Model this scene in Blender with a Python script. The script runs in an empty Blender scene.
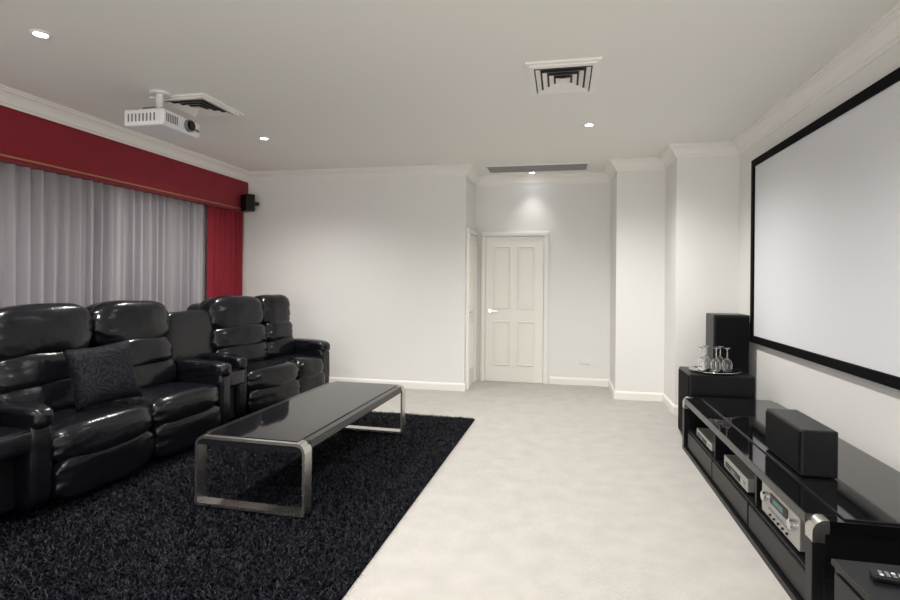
import bpy, bmesh, math, random
import numpy as np
from mathutils import Vector, Matrix, noise
random.seed(3)
S=bpy.context.scene
S.view_settings.view_transform='Standard'
S.view_settings.exposure=0.28
R=math.radians

# ------------------------------------------------ materials
def mat(name,col,rough=.5,metal=0,bump=0,bscale=50,coat=0,spec=.5,var=0,vscale=5,emit=None,es=0,trans=0,alpha=1,sheen=0,detail=4,dist=.01,aniso=None):
    m=bpy.data.materials.new(name); m.use_nodes=True
    nt=m.node_tree; N=nt.nodes; L=nt.links; p=N['Principled BSDF']
    p.inputs['Base Color'].default_value=(*col,1); p.inputs['Roughness'].default_value=rough
    p.inputs['Metallic'].default_value=metal; p.inputs['Coat Weight'].default_value=coat
    p.inputs['Specular IOR Level'].default_value=spec; p.inputs['Transmission Weight'].default_value=trans
    p.inputs['Alpha'].default_value=alpha; p.inputs['Sheen Weight'].default_value=sheen
    if emit: p.inputs['Emission Color'].default_value=(*emit,1); p.inputs['Emission Strength'].default_value=es
    tc=N.new('ShaderNodeTexCoord')
    src=tc.outputs['Object']
    if aniso:
        mp=N.new('ShaderNodeMapping'); mp.inputs['Scale'].default_value=aniso; L.new(src,mp.inputs[0]); src=mp.outputs[0]
    if bump:
        t=N.new('ShaderNodeTexNoise'); t.inputs['Scale'].default_value=bscale; t.inputs['Detail'].default_value=detail
        L.new(src,t.inputs['Vector']); b=N.new('ShaderNodeBump'); b.inputs['Strength'].default_value=bump; b.inputs['Distance'].default_value=dist
        L.new(t.outputs['Fac'],b.inputs['Height']); L.new(b.outputs[0],p.inputs['Normal'])
    if var:
        t=N.new('ShaderNodeTexNoise'); t.inputs['Scale'].default_value=vscale; t.inputs['Detail'].default_value=8
        L.new(src,t.inputs['Vector']); r=N.new('ShaderNodeValToRGB')
        r.color_ramp.elements[0].position=.3; r.color_ramp.elements[1].position=.7
        r.color_ramp.elements[0].color=(*[max(0,c*(1-var)) for c in col],1); r.color_ramp.elements[1].color=(*[min(1,c*(1+var)) for c in col],1)
        L.new(t.outputs['Fac'],r.inputs[0]); L.new(r.outputs[0],p.inputs['Base Color'])
    return m
WALL=mat('wall_paint',(.84,.835,.815),.7,bump=.05,bscale=120)
CEIL=mat('ceiling_paint',(.88,.87,.83),.8,bump=.04,bscale=90)
TRIM=mat('trim_gloss_paint',(.90,.88,.84),.4)
DOORM=mat('door_paint',(.88,.865,.815),.35)
CARPET=mat('carpet_cream',(.62,.59,.55),.95,bump=1.0,bscale=170,var=.075,vscale=7,sheen=.3,dist=.02,detail=10)
LEATH=mat('black_leather',(.0045,.005,.0075),.23,bump=.3,bscale=16,detail=7,spec=.38,dist=.012)
LEATH2=mat('leather_panel',(.004,.004,.006),.4,bump=.2,bscale=200,spec=.25)
RUGM=mat('rug_shag',(.0028,.0034,.0085),.5,var=.5,vscale=40,spec=.22)
RUGB=mat('rug_backing',(.002,.002,.004),.9,spec=.1)
BGLOSS=mat('black_gloss',(.004,.004,.005),.05,coat=.2,spec=.4)
BGLASS=mat('dark_glass',(.006,.006,.007),.04,coat=.1,spec=.45)
TGREY=mat('table_frame_dark',(.012,.012,.014),.2,spec=.4)
BLACKM=mat('black_satin',(.005,.005,.006),.35,spec=.3)
BLACKG=mat('speaker_grille',(.004,.004,.005),.8,bump=.4,bscale=600,spec=.15)
STEEL=mat('brushed_steel',(.68,.66,.63),.27,metal=1)
CHROME=mat('chrome',(.8,.8,.8),.1,metal=1)
SILVER=mat('silver_plastic',(.5,.49,.47),.35,metal=.6)
WHITEP=mat('white_plastic',(.82,.82,.82),.35)
GREYP=mat('grey_plastic',(.2,.2,.22),.4)
RED=mat('red_velvet',(.25,.004,.018),.75,bump=.2,bscale=200,sheen=.08,var=.08,vscale=8)
GOLD=mat('gold_piping',(.5,.3,.13),.5)
SCREEN=mat('screen_fabric',(.76,.77,.81),.75)
VELV=mat('screen_frame_velvet',(.003,.003,.004),.8,spec=.1)
GLASS=mat('glass_clear',(1,1,1),.02,trans=1)
NIGHT=mat('night_window_glass',(.02,.022,.03),.05,coat=.4)
LAMP=mat('lamp_emitter',(1,1,1),.5,emit=(.85,.93,1),es=30)
LED=mat('led_display',(.02,.05,.05),.3,emit=(.2,.7,.6),es=.1)
VENTD=mat('vent_dark',(.05,.05,.05),.8)
VENTG=mat('return_grille_grey',(.36,.36,.36),.6)
SHEER=bpy.data.materials.new('sheer_voile'); SHEER.use_nodes=True
nt=SHEER.node_tree; nt.nodes.clear(); o=nt.nodes.new('ShaderNodeOutputMaterial')
d=nt.nodes.new('ShaderNodeBsdfDiffuse'); d.inputs[0].default_value=(.64,.61,.65,1)
tl=nt.nodes.new('ShaderNodeBsdfTranslucent'); tl.inputs[0].default_value=(.66,.64,.68,1)
tr=nt.nodes.new('ShaderNodeBsdfTransparent')
m1=nt.nodes.new('ShaderNodeMixShader'); m1.inputs[0].default_value=.2
m2=nt.nodes.new('ShaderNodeMixShader')
lw=nt.nodes.new('ShaderNodeLayerWeight'); lw.inputs[0].default_value=.3
mr=nt.nodes.new('ShaderNodeMapRange'); mr.inputs['To Min'].default_value=.46; mr.inputs['To Max'].default_value=.0
L=nt.links; L.new(lw.outputs['Facing'],mr.inputs['Value']); L.new(mr.outputs[0],m2.inputs[0])
L.new(d.outputs[0],m1.inputs[1]); L.new(tl.outputs[0],m1.inputs[2]); L.new(m1.outputs[0],m2.inputs[1]); L.new(tr.outputs[0],m2.inputs[2]); L.new(m2.outputs[0],o.inputs[0])
PILL=mat('pillow_damask',(.02,.02,.025),.7,spec=.15)
nt=PILL.node_tree; p=nt.nodes['Principled BSDF']; tc=nt.nodes.new('ShaderNodeTexCoord')
v=nt.nodes.new('ShaderNodeTexWave'); v.wave_type='RINGS'; v.inputs['Scale'].default_value=11; v.inputs['Distortion'].default_value=18; v.inputs['Detail'].default_value=2; v.inputs['Detail Scale'].default_value=1.3
r=nt.nodes.new('ShaderNodeValToRGB'); r.color_ramp.elements[0].position=.5; r.color_ramp.elements[1].position=.6
r.color_ramp.elements[0].color=(.004,.004,.006,1); r.color_ramp.elements[1].color=(.013,.013,.019,1)
nt.links.new(tc.outputs['Object'],v.inputs[0]); nt.links.new(v.outputs['Fac'],r.inputs[0]); nt.links.new(r.outputs[0],p.inputs['Base Color'])

# ------------------------------------------------ builder
class B:
    def __init__(s,name): s.name=name; s.bm=bmesh.new(); s.mats=[]
    def mi(s,m):
        if m not in s.mats: s.mats.append(m)
        return s.mats.index(m)
    def absorb(s,t,m,M=None,smooth=False):
        i=s.mi(m)
        if M is not None: bmesh.ops.transform(t,matrix=M,verts=t.verts)
        bmesh.ops.recalc_face_normals(t,faces=t.faces)
        for f in t.faces: f.material_index=i; f.smooth=smooth
        me=bpy.data.meshes.new('t'); t.to_mesh(me); t.free(); s.bm.from_mesh(me); bpy.data.meshes.remove(me)
    def box(s,x0,x1,y0,y1,z0,z1,m,bev=0,M=None,seg=2):
        t=bmesh.new(); bmesh.ops.create_cube(t,size=1)
        for v in t.verts: v.co=Vector(((x0+x1)/2+v.co.x*(x1-x0),(y0+y1)/2+v.co.y*(y1-y0),(z0+z1)/2+v.co.z*(z1-z0)))
        if bev: bmesh.ops.bevel(t,geom=t.edges[:],offset=bev,segments=seg,affect='EDGES',profile=.5)
        s.absorb(t,m,M)
    def cyl(s,c,r,h,m,axis='Z',r2=None,seg=32,M=None,bev=0):
        t=bmesh.new(); bmesh.ops.create_cone(t,cap_ends=True,segments=seg,radius1=r,radius2=r if r2 is None else r2,depth=h)
        if bev:
            es=[e for e in t.edges if abs(abs(e.verts[0].co.z)-h/2)<1e-5 and abs(e.verts[0].co.z-e.verts[1].co.z)<1e-5]
            bmesh.ops.bevel(t,geom=es,offset=bev,segments=2,affect='EDGES')
        rot={'Z':Matrix(),'X':Matrix.Rotation(R(90),4,'Y'),'Y':Matrix.Rotation(R(-90),4,'X')}[axis]
        MM=Matrix.Translation(c)@rot
        s.absorb(t,m,(M@MM) if M is not None else MM,smooth=False)
    def lathe(s,prof,m,M=None,seg=24):
        t=bmesh.new(); rings=[]
        for r_,z in prof:
            rings.append([t.verts.new((max(r_,1e-4)*math.cos(2*math.pi*k/seg),max(r_,1e-4)*math.sin(2*math.pi*k/seg),z)) for k in range(seg)])
        for a,b in zip(rings,rings[1:]):
            for k in range(seg): t.faces.new((a[k],a[(k+1)%seg],b[(k+1)%seg],b[k]))
        s.absorb(t,m,M,smooth=True)
    def puff(s,c,size,m,e=5,M=None,tilt=0,n=18,wr=.006,rz=0,seed=0):
        t=bmesh.new(); bmesh.ops.create_cube(t,size=2)
        bmesh.ops.subdivide_edges(t,edges=t.edges[:],cuts=n,use_grid_fill=True)
        for v in t.verts:
            p=v.co.copy(); k=(abs(p.x)**e+abs(p.y)**e+abs(p.z)**e)**(1/e); q=p/k
            nrm=q.normalized()
            w=Vector((q.x*size[0]/2,q.y*size[1]/2,q.z*size[2]/2))
            if wr:
                nn=noise.noise(Vector((w.x*5+seed*3.1,w.y*4+seed,w.z*7)))
                edge=abs(q.y)**3
                cr=edge*noise.noise(Vector((w.x*26+seed,w.y*5,w.z*30)))
                w+=nrm*(nn*wr+cr*wr*1.3)
            v.co=w
        MM=Matrix.Translation(c)@Matrix.Rotation(R(rz),4,'Z')@Matrix.Rotation(R(tilt),4,'Y')
        s.absorb(t,m,(M@MM) if M is not None else MM,smooth=True)
    def band(s,pts,th,y0,y1,m,M=None):
        n=len(pts); inn=[]
        for i in range(n):
            a=Vector(pts[i-1]); b=Vector(pts[i]); c=Vector(pts[(i+1)%n])
            d=(c-a).normalized(); nr=Vector((-d.y,d.x)); inn.append(b+nr*th)
        t=bmesh.new()
        O0=[t.verts.new((p[0],y0,p[1])) for p in pts]; O1=[t.verts.new((p[0],y1,p[1])) for p in pts]
        I0=[t.verts.new((p[0],y0,p[1])) for p in inn]; I1=[t.verts.new((p[0],y1,p[1])) for p in inn]
        for i in range(n):
            j=(i+1)%n
            t.faces.new((O0[i],O0[j],O1[j],O1[i])); t.faces.new((I0[i],I1[i],I1[j],I0[j]))
            t.faces.new((O0[i],I0[i],I0[j],O0[j])); t.faces.new((O1[i],O1[j],I1[j],I1[i]))
        s.absorb(t,m,M)
    def sweep(s,path,prof,z,m):
        t=bmesh.new(); n=len(path); rows=[]
        for i,pt in enumerate(path):
            p=Vector(pt); ns=[]
            if i>0: d=(p-Vector(path[i-1])).normalized(); ns.append(Vector((d.y,-d.x)))
            if i<n-1: d=(Vector(path[i+1])-p).normalized(); ns.append(Vector((d.y,-d.x)))
            if len(ns)==2: b=(ns[0]+ns[1]).normalized(); b=b/max(.2,b.dot(ns[0]))
            else: b=ns[0]
            rows.append([t.verts.new((p.x+b.x*o,p.y+b.y*o,z+dz)) for o,dz in prof])
        k=len(prof)
        for a,b in zip(rows,rows[1:]):
            for i in range(k): t.faces.new((a[i],a[(i+1)%k],b[(i+1)%k],b[i]))
        t.faces.new(rows[0]); t.faces.new(rows[-1])
        s.absorb(t,m)
    def tube(s,pts,r,m,M=None,closed=False,seg=8,flat=1):
        t=bmesh.new(); n=len(pts); rings=[]
        for i in range(n):
            p=Vector(pts[i]); a=Vector(pts[i-1]) if (i>0 or closed) else p; b=Vector(pts[(i+1)%n]) if (i<n-1 or closed) else p
            d=(b-a).normalized(); up=Vector((0,1,0)) if abs(d.y)<.9 else Vector((1,0,0))
            u=d.cross(up).normalized(); w=d.cross(u).normalized()
            rings.append([t.verts.new(p+u*r*math.cos(2*math.pi*k/seg)+w*r*flat*math.sin(2*math.pi*k/seg)) for k in range(seg)])
        rng=range(n if closed else n-1)
        for i in rng:
            a=rings[i]; b=rings[(i+1)%n]
            for k in range(seg): t.faces.new((a[k],a[(k+1)%seg],b[(k+1)%seg],b[k]))
        if not closed: t.faces.new(rings[0]); t.faces.new(rings[-1])
        s.absorb(t,m,M,smooth=True)
    def prism(s,pts,y0,y1,m,M=None):
        t=bmesh.new(); a=[t.verts.new((x,y0,z)) for x,z in pts]; b=[t.verts.new((x,y1,z)) for x,z in pts]
        t.faces.new(a); t.faces.new(b); n=len(pts)
        for i in range(n): t.faces.new((a[i],a[(i+1)%n],b[(i+1)%n],b[i]))
        s.absorb(t,m,M)
    def done(s,origin=None):
        if origin is None:
            xs=[v.co for v in s.bm.verts]
            origin=Vector(((min(v.x for v in xs)+max(v.x for v in xs))/2,(min(v.y for v in xs)+max(v.y for v in xs))/2,min(v.z for v in xs)))
        origin=Vector(origin)
        for v in s.bm.verts: v.co-=origin
        me=bpy.data.meshes.new(s.name); s.bm.to_mesh(me); s.bm.free()
        for m in s.mats: me.materials.append(m)
        ob=bpy.data.objects.new(s.name,me); ob.location=origin; S.collection.objects.link(ob); return ob

def rrect(x0,x1,z0,z1,r,rb=None,n=8):
    rb=r if rb is None else rb; P=[]
    for cx,cz,a0,rr in ((x1-rb,z0+rb,-90,rb),(x1-r,z1-r,0,r),(x0+r,z1-r,90,r),(x0+rb,z0+rb,180,rb)):
        for i in range(n+1):
            a=R(a0+90*i/n); P.append((cx+rr*math.cos(a),cz+rr*math.sin(a)))
    return P

# ------------------------------------------------ room
XL,XR,YB,YA,H=-4.2,1.7,6.37,7.10,2.7
AX0,AX1=-1.137,.60; P2X,P2Y=1.12,5.77; YF=-2.5
b=B('floor'); b.box(XL-.15,XR+.15,YF,YA+.15,-.1,0,CARPET); b.done((0,0,0))
b=B('ceiling'); b.box(XL-.15,XR+.15,YF,YA+.15,H,H+.1,CEIL); b.done((0,0,H))
b=B('wall_left')
WY0,WY1,WZ0,WZ1=-1.5,5.75,.35,2.25
b.box(XL-.15,XL,YF,YB,0,WZ0,WALL); b.box(XL-.15,XL,YF,YB,WZ1,H,WALL)
b.box(XL-.15,XL,YF,WY0,WZ0,WZ1,WALL); b.box(XL-.15,XL,WY1,YB,WZ0,WZ1,WALL); b.done((XL,0,0))
b=B('wall_back'); b.box(XL-.15,AX0,YB,YA+.15,0,H,WALL); b.box(AX0,AX1,YA,YA+.15,0,H,WALL)
b.box(AX1,XR+.15,YB,YA+.15,0,H,WALL); b.box(P2X,XR+.15,P2Y,YB,0,H,WALL); b.done((0,YB,0))
b=B('wall_right'); b.box(XR,XR+.15,YF,P2Y,0,H,WALL); b.done((XR,0,0))
b=B('window_1')
b.box(XL-.10,XL-.09,WY0,WY1,WZ0,WZ1,NIGHT)
for z in (WZ0,WZ1-.05): b.box(XL-.13,XL-.05,WY0,WY1,z,z+.05,TRIM)
k=WY0
while k<WY1-.01:
    b.box(XL-.13,XL-.05,k,k+.05,WZ0+.05,WZ1-.05,TRIM); k+=(WY1-WY0-.05)/6
b.done()
prof=[(0,-.12),(.010,-.12),(.015,-.105),(.026,-.098),(.03,-.08),(.043,-.058),(.062,-.038),(.085,-.027),(.088,-.016),(.10,-.012),(.10,0),(0,0)]
path=[(-4.03,YF),(-4.03,YB),(AX0,YB),(AX0,YA),(AX1,YA),(AX1,YB),(P2X,YB),(P2X,P2Y),(XR,P2Y),(XR,YF)]
b=B('trim_1'); b.sweep(path,prof,H,TRIM); b.done((0,YB,H))
bp=[(0,0),(.016,0),(.016,.07),(.012,.082),(.006,.09),(0,.092)]
for nm,pp in (('baseboard_left',[(XL,YF),(XL,YB-.02)]),('baseboard_back',[(XL+.02,YB),(AX0,YB),(AX0,YB+.02)]),
   ('baseboard_alcove',[(-.14,YA),(AX1,YA),(AX1,YB),(P2X,YB),(P2X,P2Y),(XR,P2Y)]),('baseboard_right',[(XR,P2Y-.02),(XR,YF)])):
    b=B(nm); b.sweep(pp,bp,0,TRIM); b.done()

def door(name,x0,x1,zt,yface,M=None,hand='L'):
    b=B(name); W=x1-x0; cs=.06
    b.box(x0,x1,yface-.02,yface-.001,.005,zt,DOORM,M=M)
    for a0,a1 in ((x0-cs-.005,x0-.005),(x1+.005,x1+cs+.005)):
        b.box(a0,a1,yface-.035,yface-.001,0,zt+.006,TRIM,.006,M=M); b.box(a0+.015,a1-.015,yface-.042,yface-.03,0,zt+.006,TRIM,.004,M=M)
    b.box(x0-cs-.005,x1+cs+.005,yface-.035,yface-.001,zt+.007,zt+cs+.007,TRIM,.006,M=M)
    b.box(x0-cs+.01,x1+cs-.01,yface-.042,yface-.03,zt+.022,zt+cs-.008,TRIM,.004,M=M)
    st=.11; mid=.09; pw=(W-2*st-mid)/2
    for i in range(2):
        for (z0,z1) in ((.22,.80),(.96,zt-.12)):
            px0=x0+st+i*(pw+mid); px1=px0+pw
            def outl(ins): return [(px0+ins,z0+ins),(px1-ins,z0+ins),(px1-ins,z1-ins),(px0+ins,z1-ins)]
            for (a,c,e,g) in ((px0,px1,z0,z0+.018),(px0,px1,z1-.018,z1),(px0,px0+.018,z0+.018,z1-.018),(px1-.018,px1,z0+.018,z1-.018)):
                b.box(a,c,yface-.036,yface-.018,e,g,DOORM,.005,M=M)
            b.prism(outl(.042),yface-.028,yface-.018,DOORM,M=M)
    hx=x0+.06 if hand=='L' else x1-.06
    b.cyl((hx,yface-.026,.93),.024,.012,CHROME,'Y',M=M); b.cyl((hx,yface-.045,.93),.008,.04,CHROME,'Y',M=M)
    s_=1 if hand=='L' else -1
    b.box(min(hx,hx+s_*.11),max(hx,hx+s_*.11),yface-.07,yface-.056,.922,.938,CHROME,.004,M=M)
    return b.done()
door('door_1',-.985,-.235,1.90,YA)
M=Matrix.Translation((AX0,YB+.36,0))@Matrix.Rotation(R(90),4,'Z')
door('door_2',-.235,.235,1.90,0,M=M)
b=B('power_outlet'); b.box(.24,.36,YA-.012,YA-.0,.27,.345,WHITEP,.004); b.box(.27,.29,YA-.016,YA-.01,.295,.32,TRIM); b.box(.31,.33,YA-.016,YA-.01,.295,.32,TRIM); b.done()

# ------------------------------------------------ pelmet, curtains
b=B('curtain_pelmet'); b.box(-4.2,-4.03,YF,YB,2.19,2.69,RED)
b.box(-4.035,-4.015,YF,YB-.01,2.185,2.56,RED,.004)
for z in (2.215,): b.tube([(-4.012,YF,z),(-4.012,YB-.01,z)],.007,GOLD)
b.done()
def curtain(name,y0,y1,x,z0,z1,amp,pitch,m,step=.008):
    t=bmesh.new(); n=int((y1-y0)/step); rows=[]; nz=10
    for i in range(n+1):
        y=y0+(y1-y0)*i/n; ph=y/pitch*2*math.pi+1.8*noise.noise(Vector((y*2.3,0,0)))*2
        row=[]
        for k in range(nz+1):
            f=k/nz; z=z1+(z0-z1)*f
            a=amp*(.65+.35*f)*(1+.5*noise.noise(Vector((y*3,z*.5,5))))
            xo=a*math.sin(ph+.25*noise.noise(Vector((y*2,z*1.2,9))))+.3*a*math.sin(2.3*ph+1+f)
            row.append(t.verts.new((x+xo,y+.3*a*math.cos(ph),z)))
        rows.append(row)
    for a,c in zip(rows,rows[1:]):
        for k in range(nz): t.faces.new((a[k],c[k],c[k+1],a[k+1]))
    bb=B(name); bb.absorb(t,m,smooth=True); return bb.done()
curtain('sheer_curtain',-.5,5.62,-4.12,.005,2.185,.032,.115,SHEER)
curtain('drape_curtain',5.65,6.33,-4.08,.005,2.185,.032,.105,RED)

# ------------------------------------------------ ceiling fixtures
def vent(name,x0,x1,y0,y1):
    b=B(name); cx,cy=(x0+x1)/2,(y0+y1)/2; hx,hy=(x1-x0)/2,(y1-y0)/2
    def ring(o,i,z0,z1,m):
        b.box(cx-hx*o,cx+hx*o,cy-hy*o,cy-hy*i,z0,z1,m); b.box(cx-hx*o,cx+hx*o,cy+hy*i,cy+hy*o,z0,z1,m)
        b.box(cx-hx*o,cx-hx*i,cy-hy*i,cy+hy*i,z0,z1,m); b.box(cx+hx*i,cx+hx*o,cy-hy*i,cy+hy*i,z0,z1,m)
    b.box(cx-hx*.8,cx+hx*.8,cy-hy*.8,cy+hy*.8,H-.006,H-.001,VENTD)
    ring(1,.90,H-.014,H,TRIM); ring(.90,.78,H-.024,H,TRIM)
    t=bmesh.new()
    for k in range(4):
        o=.74-.18*k; i=o-.12
        q=[(-1,-1),(1,-1),(1,1),(-1,1)]
        A=[t.verts.new((cx+hx*o*u,cy+hy*o*w,H-.026)) for u,w in q]; C=[t.verts.new((cx+hx*i*u,cy+hy*i*w,H-.010)) for u,w in q]
        for e in range(4): t.faces.new((A[e],A[(e+1)%4],C[(e+1)%4],C[e]))
    b.absorb(t,TRIM); b.box(cx-hx*.1,cx+hx*.1,cy-hy*.1,cy+hy*.1,H-.024,H-.018,TRIM)
    b.done()
vent('ceiling_vent',-3.07,-2.61,3.54,4.06); vent('ceiling_vent',-.24,.23,3.41,4.02)
b=B('air_return_grille'); gx0,gx1,gy0,gy1=-.90,.28,6.42,6.80
b.box(gx0,gx1,gy0,gy1,H-.008,H,VENTG)
for k in range(10):
    y=gy0+.015+k*.036; b.box(gx0+.02,gx1-.02,y,y+.014,H-.014,H-.008,VENTG)
b.box(gx0-.02,gx1+.02,gy0-.02,gy0,H-.014,H-.001,TRIM); b.box(gx0-.02,gx1+.02,gy1,gy1+.02,H-.014,H-.001,TRIM)
b.done()
lights=[(-2.89,2.51,.95),(-2.86,4.79,.95),(.22,4.86,1.15),(-.38,6.89,.075),(.22,2.3,.8),(-1.3,1.6,.8),(-2.89,.2,.6),(.22,.2,.8)]
for x,y,e in lights:
    b=B('downlight')
    b.lathe([(.03,-.002),(.034,-.004),(.036,-.010),(.046,-.012),(.052,-.006),(.053,-.0)],WHITEP,Matrix.Translation((x,y,H)))
    b.lathe([(.033,-.0045),(.0,-.0045)],LAMP,Matrix.Translation((x,y,H))); b.done((x,y,H-.012))
    l=bpy.data.lights.new('downlight_lamp','SPOT'); l.energy=160*e; l.spot_size=R(150 if e>.3 else 88); l.spot_blend=1; l.shadow_soft_size=.05; l.color=(1,.97,.925)
    lo=bpy.data.objects.new('downlight_lamp',l); lo.location=(x,y,H-.03); S.collection.objects.link(lo)

# projector
b=B('ceiling_projector')
PM=Matrix.Translation((-2.90,3.48,2.46))
b.box(-.16,.16,-.2,.2,-.06,.06,WHITEP,.018,PM,3)
b.box(.155,.165,-.19,.19,-.045,.045,WHITEP,.003,PM)
b.cyl((.172,.06,0),.045,.03,GREYP,'X',M=PM); b.cyl((.19,.06,0),.034,.02,BLACKM,'X',M=PM); b.cyl((.198,.06,0),.026,.008,BGLASS,'X',M=PM)
for k in range(7): b.box(.163,.168,-.17+k*.018,-.162+k*.018,-.03,.03,GREYP,0,PM)
for k in range(8): b.box(-.12+k*.03,-.110+k*.03,-.204,-.198,-.03,.025,GREYP,0,PM)
b.box(.163,.168,.12,.18,-.02,.0,GREYP,0,PM)
b.box(-.13,.1,-.13,.13,.062,.075,WHITEP,.003,PM); b.box(-.08,.02,-.11,.0,.072,.10,GREYP,0,PM)
b.cyl((-.03,0,.15),.025,.16,WHITEP,M=PM); b.cyl((-.03,0,.231),.07,.018,WHITEP,M=PM)
for sx in (-.12,.09):
    for sy in (-.12,.12): b.cyl((sx,sy,.07),.008,.03,GREYP,M=PM)
b.done()

b=B('wall_speaker')
PM=Matrix.Translation((-3.93,6.22,2.29))@Matrix.Rotation(R(-30),4,'Z')
b.box(-.07,.07,-.06,.06,-.11,.11,BLACKM,.012,PM); b.box(-.06,.06,-.068,-.058,-.1,.1,BLACKG,.004,PM)
b.box(-.02,.02,.05,.14,-.02,.02,BLACKM,0,PM); b.done()

SY0,SY1,SZ0,SZ1=2.35,5.28,.80,2.42; fx=XR-.001
b=B('projection_screen'); b.box(fx-.035,fx-.02,SY0+.06,SY1-.06,SZ0+.06,SZ1-.06,SCREEN)
b.box(fx-.02,fx,SY0+.02,SY1-.02,SZ0+.02,SZ1-.02,VELV)
w=.062
for a in ((SY0,SY1,SZ0,SZ0+w),(SY0,SY1,SZ1-w,SZ1),(SY0,SY0+w,SZ0+w,SZ1-w),(SY1-w,SY1,SZ0+w,SZ1-w)):
    b.box(fx-.05,fx-.015,a[0],a[1],a[2],a[3],VELV,.004)
b.done()

# ------------------------------------------------ coffee table
RT=.032
tx0,tx1,ty0,ty1,tz=-2.02,-1.33,2.72,4.46,.43
TM=Matrix.Translation((-1.7,3.6,0))@Matrix.Rotation(R(-1.8),4,'Z')@Matrix.Translation((1.7,-3.6,0))
b=B('coffee_table')
loop=rrect(tx0,tx1,RT,tz,.055,.02)
for y0 in (ty0,ty1-.08): b.band(loop,.016,y0,y0+.08,STEEL,TM)
b.box(tx0+.006,tx1-.006,ty0+.08,ty1-.08,tz-.05,tz-.001,TGREY,.006,TM)
b.box(tx0+.016,tx1-.016,ty0+.002,ty0+.082,tz-.05,tz-.015,TGREY,0,TM); b.box(tx0+.016,tx1-.016,ty1-.082,ty1-.002,tz-.05,tz-.015,TGREY,0,TM)
b.box(tx0+.06,tx1-.06,ty0+.03,ty1-.03,tz-.004,tz+.004,BGLASS,.002,TM)
b.done()

# ------------------------------------------------ rug
rx0,rx1,ry0,ry1=-3.8,-.80,.7,5.07
b=B('shag_rug'); b.box(rx0,rx1,ry0,ry1,.0,.008,RUGB)
rug=b.done((0,0,0))
rng=np.random.default_rng(5); N=180000
px=rng.uniform(-3.0,rx1,N); py=ry0+(ry1-ry0)*rng.uniform(0,1,N)**.9
ang=rng.uniform(0,2*np.pi,N); wd=rng.uniform(.0016,.0036,N); ht=rng.uniform(.012,.027,N); ln=rng.uniform(.006,.036,N); la=rng.uniform(0,2*np.pi,N)
V=np.zeros((N,5,3)); cx,sx=np.cos(ang)*wd,np.sin(ang)*wd; lx,ly=np.cos(la)*ln,np.sin(la)*ln
z0=.006
V[:,0]=np.stack([px-cx,py-sx,np.full(N,z0)],1); V[:,1]=np.stack([px+cx,py+sx,np.full(N,z0)],1)
V[:,2]=np.stack([px+cx+lx*.35,py+sx+ly*.35,z0+ht*.75],1); V[:,3]=np.stack([px-cx+lx*.35,py-sx+ly*.35,z0+ht*.75],1)
V[:,4]=np.stack([px+lx,py+ly,z0+ht*.92],1)
base=(np.arange(N)*5)[:,None]
F=np.concatenate([base+np.array([0,1,2]),base+np.array([0,2,3]),base+np.array([3,2,4])],0)
me=bpy.data.meshes.new('pile'); me.vertices.add(N*5); me.vertices.foreach_set('co',V.reshape(-1))
me.loops.add(F.size); me.loops.foreach_set('vertex_index',F.reshape(-1).astype(np.int32)); me.polygons.add(len(F))
me.polygons.foreach_set('loop_start',(np.arange(len(F))*3).astype(np.int32)); me.update(calc_edges=True); me.validate()
me.materials.append(RUGM); po=bpy.data.objects.new('pile',me); S.collection.objects.link(po); po.parent=rug
ra=R(-1.6); c=Vector((rx1,ry1,0)); rc=Matrix.Rotation(ra,3,'Z')@c
rug.rotation_euler=(0,0,ra); rug.location=c-rc

# ------------------------------------------------ sofa
b=B('recliner_sofa'); sd=[0]
def P(c,s,M,**k):
    sd[0]+=1; b.puff(c,s,LEATH,M=M,seed=sd[0],**k)
def T(y,x=-3.68,z=-.01): return Matrix.Translation((x,y,z))
def seat(M,w,dx=0):
    y=w/2
    b.box(.10,.90,.01,w-.01,.10,.32,LEATH2,.02,M)
    P((.22,y,.60),(.22,w*.99,.98),M,e=8,wr=.003)
    P((.62,y,.395),(.58,w,.21),M,e=4,wr=.010)
    P((.87,y,.385),(.27,w*1.0,.24),M,e=3.2,wr=.011)
    P((.93,y,.205),(.13,w*.97,.27),M,e=4,wr=.009)
    P((.49,y,.575),(.22,w*.97,.25),M,e=3.5,tilt=-10,wr=.012)
    P((.445,y,.745),(.26,w*.98,.26),M,e=3.5,tilt=-10,wr=.014)
    P((.385,y,.975),(.30,w*1.0,.37),M,e=3.4,tilt=-8,wr=.012)
def arm(M,w,x0=.25,x1=1.0):
    y=w/2; cx=(x0+x1)/2; L_=x1-x0
    P((cx,y,.34),(L_,w,.50),M,e=7,wr=.004); P((cx+.01,y,.575),(L_+.03,w*1.06,.15),M,e=3.6,wr=.007)
def console(M0,M1,w,wf):
    arm(M0@Matrix.Translation((.1,0,0)),.14,.3,.86)
    arm(M1@Matrix.Translation((.1,-.14,0)),.14,.3,.86)
    b.box(.2,.85,.05,wf+.03,.10,.48,LEATH2,.02,M0)
    P((.72,wf/2+.02,.47),(.46,wf*.8,.14),M0,e=6,wr=.004)
    P((.38,w/2,.56),(.20,w*1.02,.96),M0,e=8,wr=.004,tilt=-5)
Y1=2.47
seat(T(1.35),.68); console(T(2.03),T(Y1),.44,.44)
seat(T(Y1),.74); seat(T(Y1+.74),.74)
yc=Y1+1.48
FM=T(yc+.66)@Matrix.Rotation(R(-12),4,'Z')@Matrix.Translation((-.03,0,0))
console(T(yc),FM,.66,.42)
seat(FM,.72); seat(FM@Matrix.Translation((-.05,.72,0)),.47)
arm(FM@Matrix.Translation((0,1.15,0)),.17,.3,.90)
for yy in (1.4,2.2,3.1,3.8,4.2):
    for xx in (.25,.8): b.cyl((-3.68+xx,yy,.075),.025,.075,BLACKM)
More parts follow.
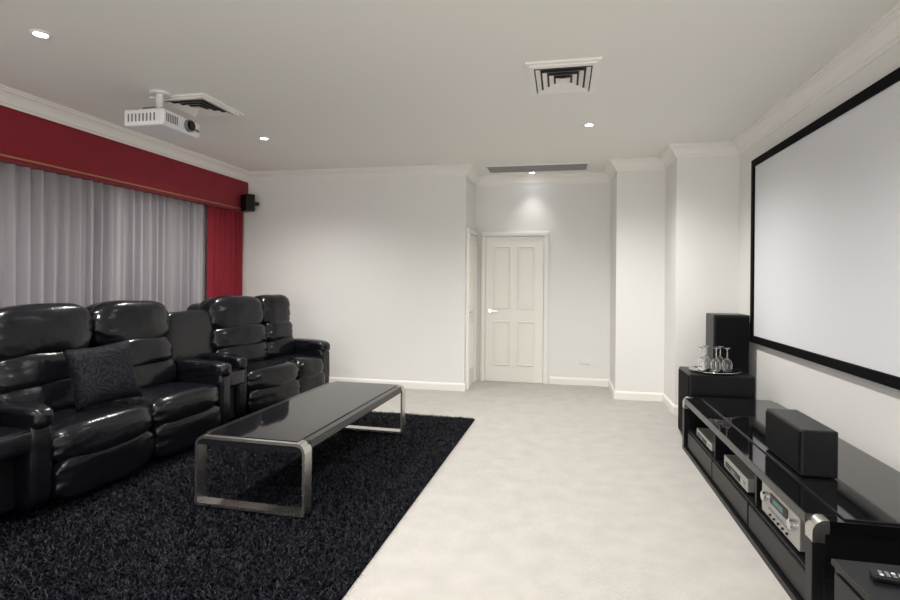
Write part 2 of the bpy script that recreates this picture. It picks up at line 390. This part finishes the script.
b.cyl((.25,.1,.088),.025,.08,BLACKM,M=FM); b.cyl((.8,.1,.088),.025,.08,BLACKM,M=FM)
for xx in (.25,.8): b.cyl((xx,1.2,.065),.025,.11,BLACKM,M=FM)
b.done()
# pillow
b=B('throw_pillow')
t=bmesh.new(); n=18; g={}
for side in (1,-1):
    for i in range(n+1):
        for j in range(n+1):
            u,v_=i/n*2-1,j/n*2-1
            edge=(i in(0,n)) or (j in(0,n))
            if side==-1 and edge: g[(side,i,j)]=g[(1,i,j)]; continue
            k=1-.09*(1-u*u)*abs(v_)**2; k2=1-.09*(1-v_*v_)*abs(u)**2
            th=.075*((1-u**4)*(1-v_**4))**.55
            g[(side,i,j)]=t.verts.new((side*th,u*.20*k2,v_*.20*k))
    for i in range(n):
        for j in range(n): t.faces.new([g[(side,a,c)] for a,c in ((i,j),(i+1,j),(i+1,j+1),(i,j+1))])
b.absorb(t,PILL,Matrix.Translation((-2.91,2.98,.70))@Matrix.Rotation(R(-24),4,'Z')@Matrix.Rotation(R(-18),4,'Y')@Matrix.Rotation(R(5),4,'X'),smooth=True)
b.done((-2.91,2.98,.70))

# ------------------------------------------------ media console
b=B('media_console'); cx0,cx1,cy0,cy1,ct=.955,1.62,2.33,4.62,.415
pw=.06
b.box(cx0+.0,cx1,cy0+pw,cy1-pw,ct-.045,ct,BGLOSS,.004)
for y0 in (cy0,cy1-pw):
    b.box(cx0+.045,cx1-.045,y0,y0+pw,ct-.05,ct,BGLOSS)
    for xa,xb in ((cx0,cx0+.045),(cx1-.045,cx1)):
        b.box(xa,xb,y0,y0+pw,0,ct-.08,BLACKM,.003)
    for sgn,xo in ((1,cx0),(-1,cx1)):
        pts=[]
        for k in range(9):
            a=R(180-90*k/8); pts.append((xo+sgn*(.05+.05*math.cos(a)),ct-.05+.052*math.sin(a)))
        pts+= [(xo+sgn*.06,ct+.002),(xo+sgn*.06,ct-.05),(xo+sgn*.045,ct-.05),(xo+sgn*.045,ct-.085),(xo,ct-.085)]
        b.prism(pts,y0-.002,y0+pw+.002,STEEL)
b.box(cx0+.03,cx1-.03,cy0+.04,cy1-.04,.03,.17,BLACKM,.003)
for k in range(3):
    a=cy0+.10+k*.70; b.box(cx0+.018,cx0+.035,a,a+.68,.04,.16,BLACKM,.003)
b.box(cx0+.03,cx1-.03,cy0+.04,cy0+.07,.17,ct-.05,BLACKM); b.box(cx0+.03,cx1-.03,cy1-.07,cy1-.04,.17,ct-.05,BLACKM)
b.box(cx1-.06,cx1-.03,cy0+.07,cy1-.07,.17,ct-.05,BLACKM)
for a in (3.06,3.83): b.box(cx0+.04,cx1-.06,a,a+.02,.17,ct-.05,BLACKM)
b.box(cx0,cx0+.03,cy0+pw,cy1-pw,0,.03,BLACKM)
b.box(cx0+.12,cx1-.03,cy0+.02,cy1-.03,ct,ct+.008,BGLASS,.002)
b.done()
sh=.171
def unit(name,y0,y1,h,m,kind):
    b=B(name); x0=cx0+.045; z=sh+.012
    b.box(x0,x0+.36,y0,y1,z,z+h,m,.004)
    for yy in (y0+.05,y1-.05):
        for xx in (x0+.05,x0+.3): b.cyl((xx,yy,sh+.006),.015,.012,BLACKM)
    if kind=='rec':
        b.box(x0-.004,x0+.002,y0+.12,y1-.12,z+h*.55,z+h*.85,BLACKM); b.box(x0-.006,x0,y0+.16,y1-.16,z+h*.62,z+h*.78,LED)
        for yy in (y0+.06,y1-.06): b.cyl((x0-.01,yy,z+h*.6),.024,.02,CHROME,'X',bev=.003)
        for k in range(9): b.box(x0-.005,x0,y0+.1+k*.028,y0+.118+k*.028,z+h*.3,z+h*.36,GREYP)
        for k in range(5): b.cyl((x0-.004,y0+.12+k*.05,z+h*.15),.006,.008,BLACKM,'X')
    else:
        b.box(x0-.003,x0+.002,y0+.12,y1-.04,z+h*.2,z+h*.6,BLACKM); b.box(x0-.004,x0,y0+.2,y0+.28,z+h*.3,z+h*.5,LED)
        b.box(x0-.004,x0,y0+.03,y0+.06,z+h*.4,z+h*.6,GREYP)
    b.done()
unit('av_receiver',2.56,3.0,.15,SILVER,'rec'); unit('dvd_player',3.22,3.65,.075,SILVER,'p'); unit('set_top_box',3.95,4.35,.055,SILVER,'p')

b=B('center_speaker'); b.box(1.10,1.255,2.80,3.25,ct+.012,.645,BLACKM,.008); b.box(1.092,1.102,2.815,3.235,ct+.03,.63,BLACKG,.004)
for yy in (2.88,3.17): b.box(1.13,1.24,yy-.01,yy+.01,ct+.008,ct+.014,BLACKM)
b.done()
b=B('subwoofer'); b.box(1.02,1.51,4.68,5.1,.02,.585,BLACKM,.012); b.box(1.013,1.025,4.70,5.08,.04,.565,BLACKG,.004)
for xx in (1.08,1.45):
    for yy in (4.74,5.04): b.cyl((xx,yy,.01),.02,.02,BLACKM)
b.done()
b=B('tower_speaker'); b.box(1.34,1.64,5.24,5.52,.03,1.04,BLACKM,.012); b.box(1.355,1.625,5.232,5.245,.08,1.02,BLACKG,.006)
b.box(1.32,1.66,5.21,5.54,0,.03,BLACKM,.005); b.done()

tcx,tcy,tzz=1.25,4.86,.585
b=B('serving_tray'); b.lathe([(0,.000),(.17,.000),(.188,.012),(.197,.014),(.195,.018),(.186,.016),(.168,.006),(0,.006)],CHROME,Matrix.Translation((tcx,tcy,tzz)),seg=48); b.done((tcx,tcy,tzz))
gp=[(.030,.0),(.036,.03),(.040,.055),(.036,.085),(.022,.108),(.006,.118),(.004,.13),(.004,.185),(.010,.192),(.034,.197),(.034,.199),(.0,.200)]
gi=[(.0285,.0),(.0345,.03),(.0385,.055),(.0345,.084),(.020,.105),(.0,.112)]
for gx,gy in ((-.10,-.03),(-.045,.07),(-.005,-.07),(.085,-.05),(.06,.06)):
    b=B('wine_glass'); M=Matrix.Translation((tcx+gx,tcy+gy,tzz+.006))
    b.lathe(gi[::-1]+gp,GLASS,M,seg=24); b.done((tcx+gx,tcy+gy,tzz+.006))

b=B('side_cabinet'); b.box(.94,1.6,1.25,2.12,.02,.345,BLACKM,.004); b.box(.932,1.6,1.24,2.13,.345,.365,BLACKM,.004)
b.box(.93,.942,1.27,2.10,.05,.33,BLACKM,.003); b.box(.922,.93,1.6,1.78,.19,.2,STEEL)
for xx in (.99,1.55):
    for yy in (1.3,2.07): b.cyl((xx,yy,.01),.02,.02,BLACKM)
b.done()
b=B('remote_control'); M=Matrix.Translation((1.09,2.0,.365))@Matrix.Rotation(R(-12),4,'Z')
b.box(-.09,.09,-.024,.024,.0,.02,BLACKM,.006,M)
for i in range(8):
    for j in range(3): b.box(-.07+i*.018,-.06+i*.018,-.016+j*.012,-.009+j*.012,.019,.0225,GREYP if (i+j)%4 else WHITEP,0,M)
b.done()

# ------------------------------------------------ world + camera
w=bpy.data.worlds.new('w'); S.world=w; w.use_nodes=True
w.node_tree.nodes['Background'].inputs[0].default_value=(1,.98,.945,1); w.node_tree.nodes['Background'].inputs[1].default_value=1.95
cam=bpy.data.cameras.new('camera'); co=bpy.data.objects.new('camera',cam); S.collection.objects.link(co)
f=540; cam.sensor_width=36; cam.lens=f/900*36; cam.clip_start=.05; cam.shift_y=-20/900
yaw=math.atan(112/f)
co.matrix_world=Matrix.Translation((0,0,1.33))@Matrix.Rotation(yaw,4,'Z')@Matrix.Rotation(R(90),4,'X')@Matrix.Rotation(R(.5),4,'Z')
S.camera=co
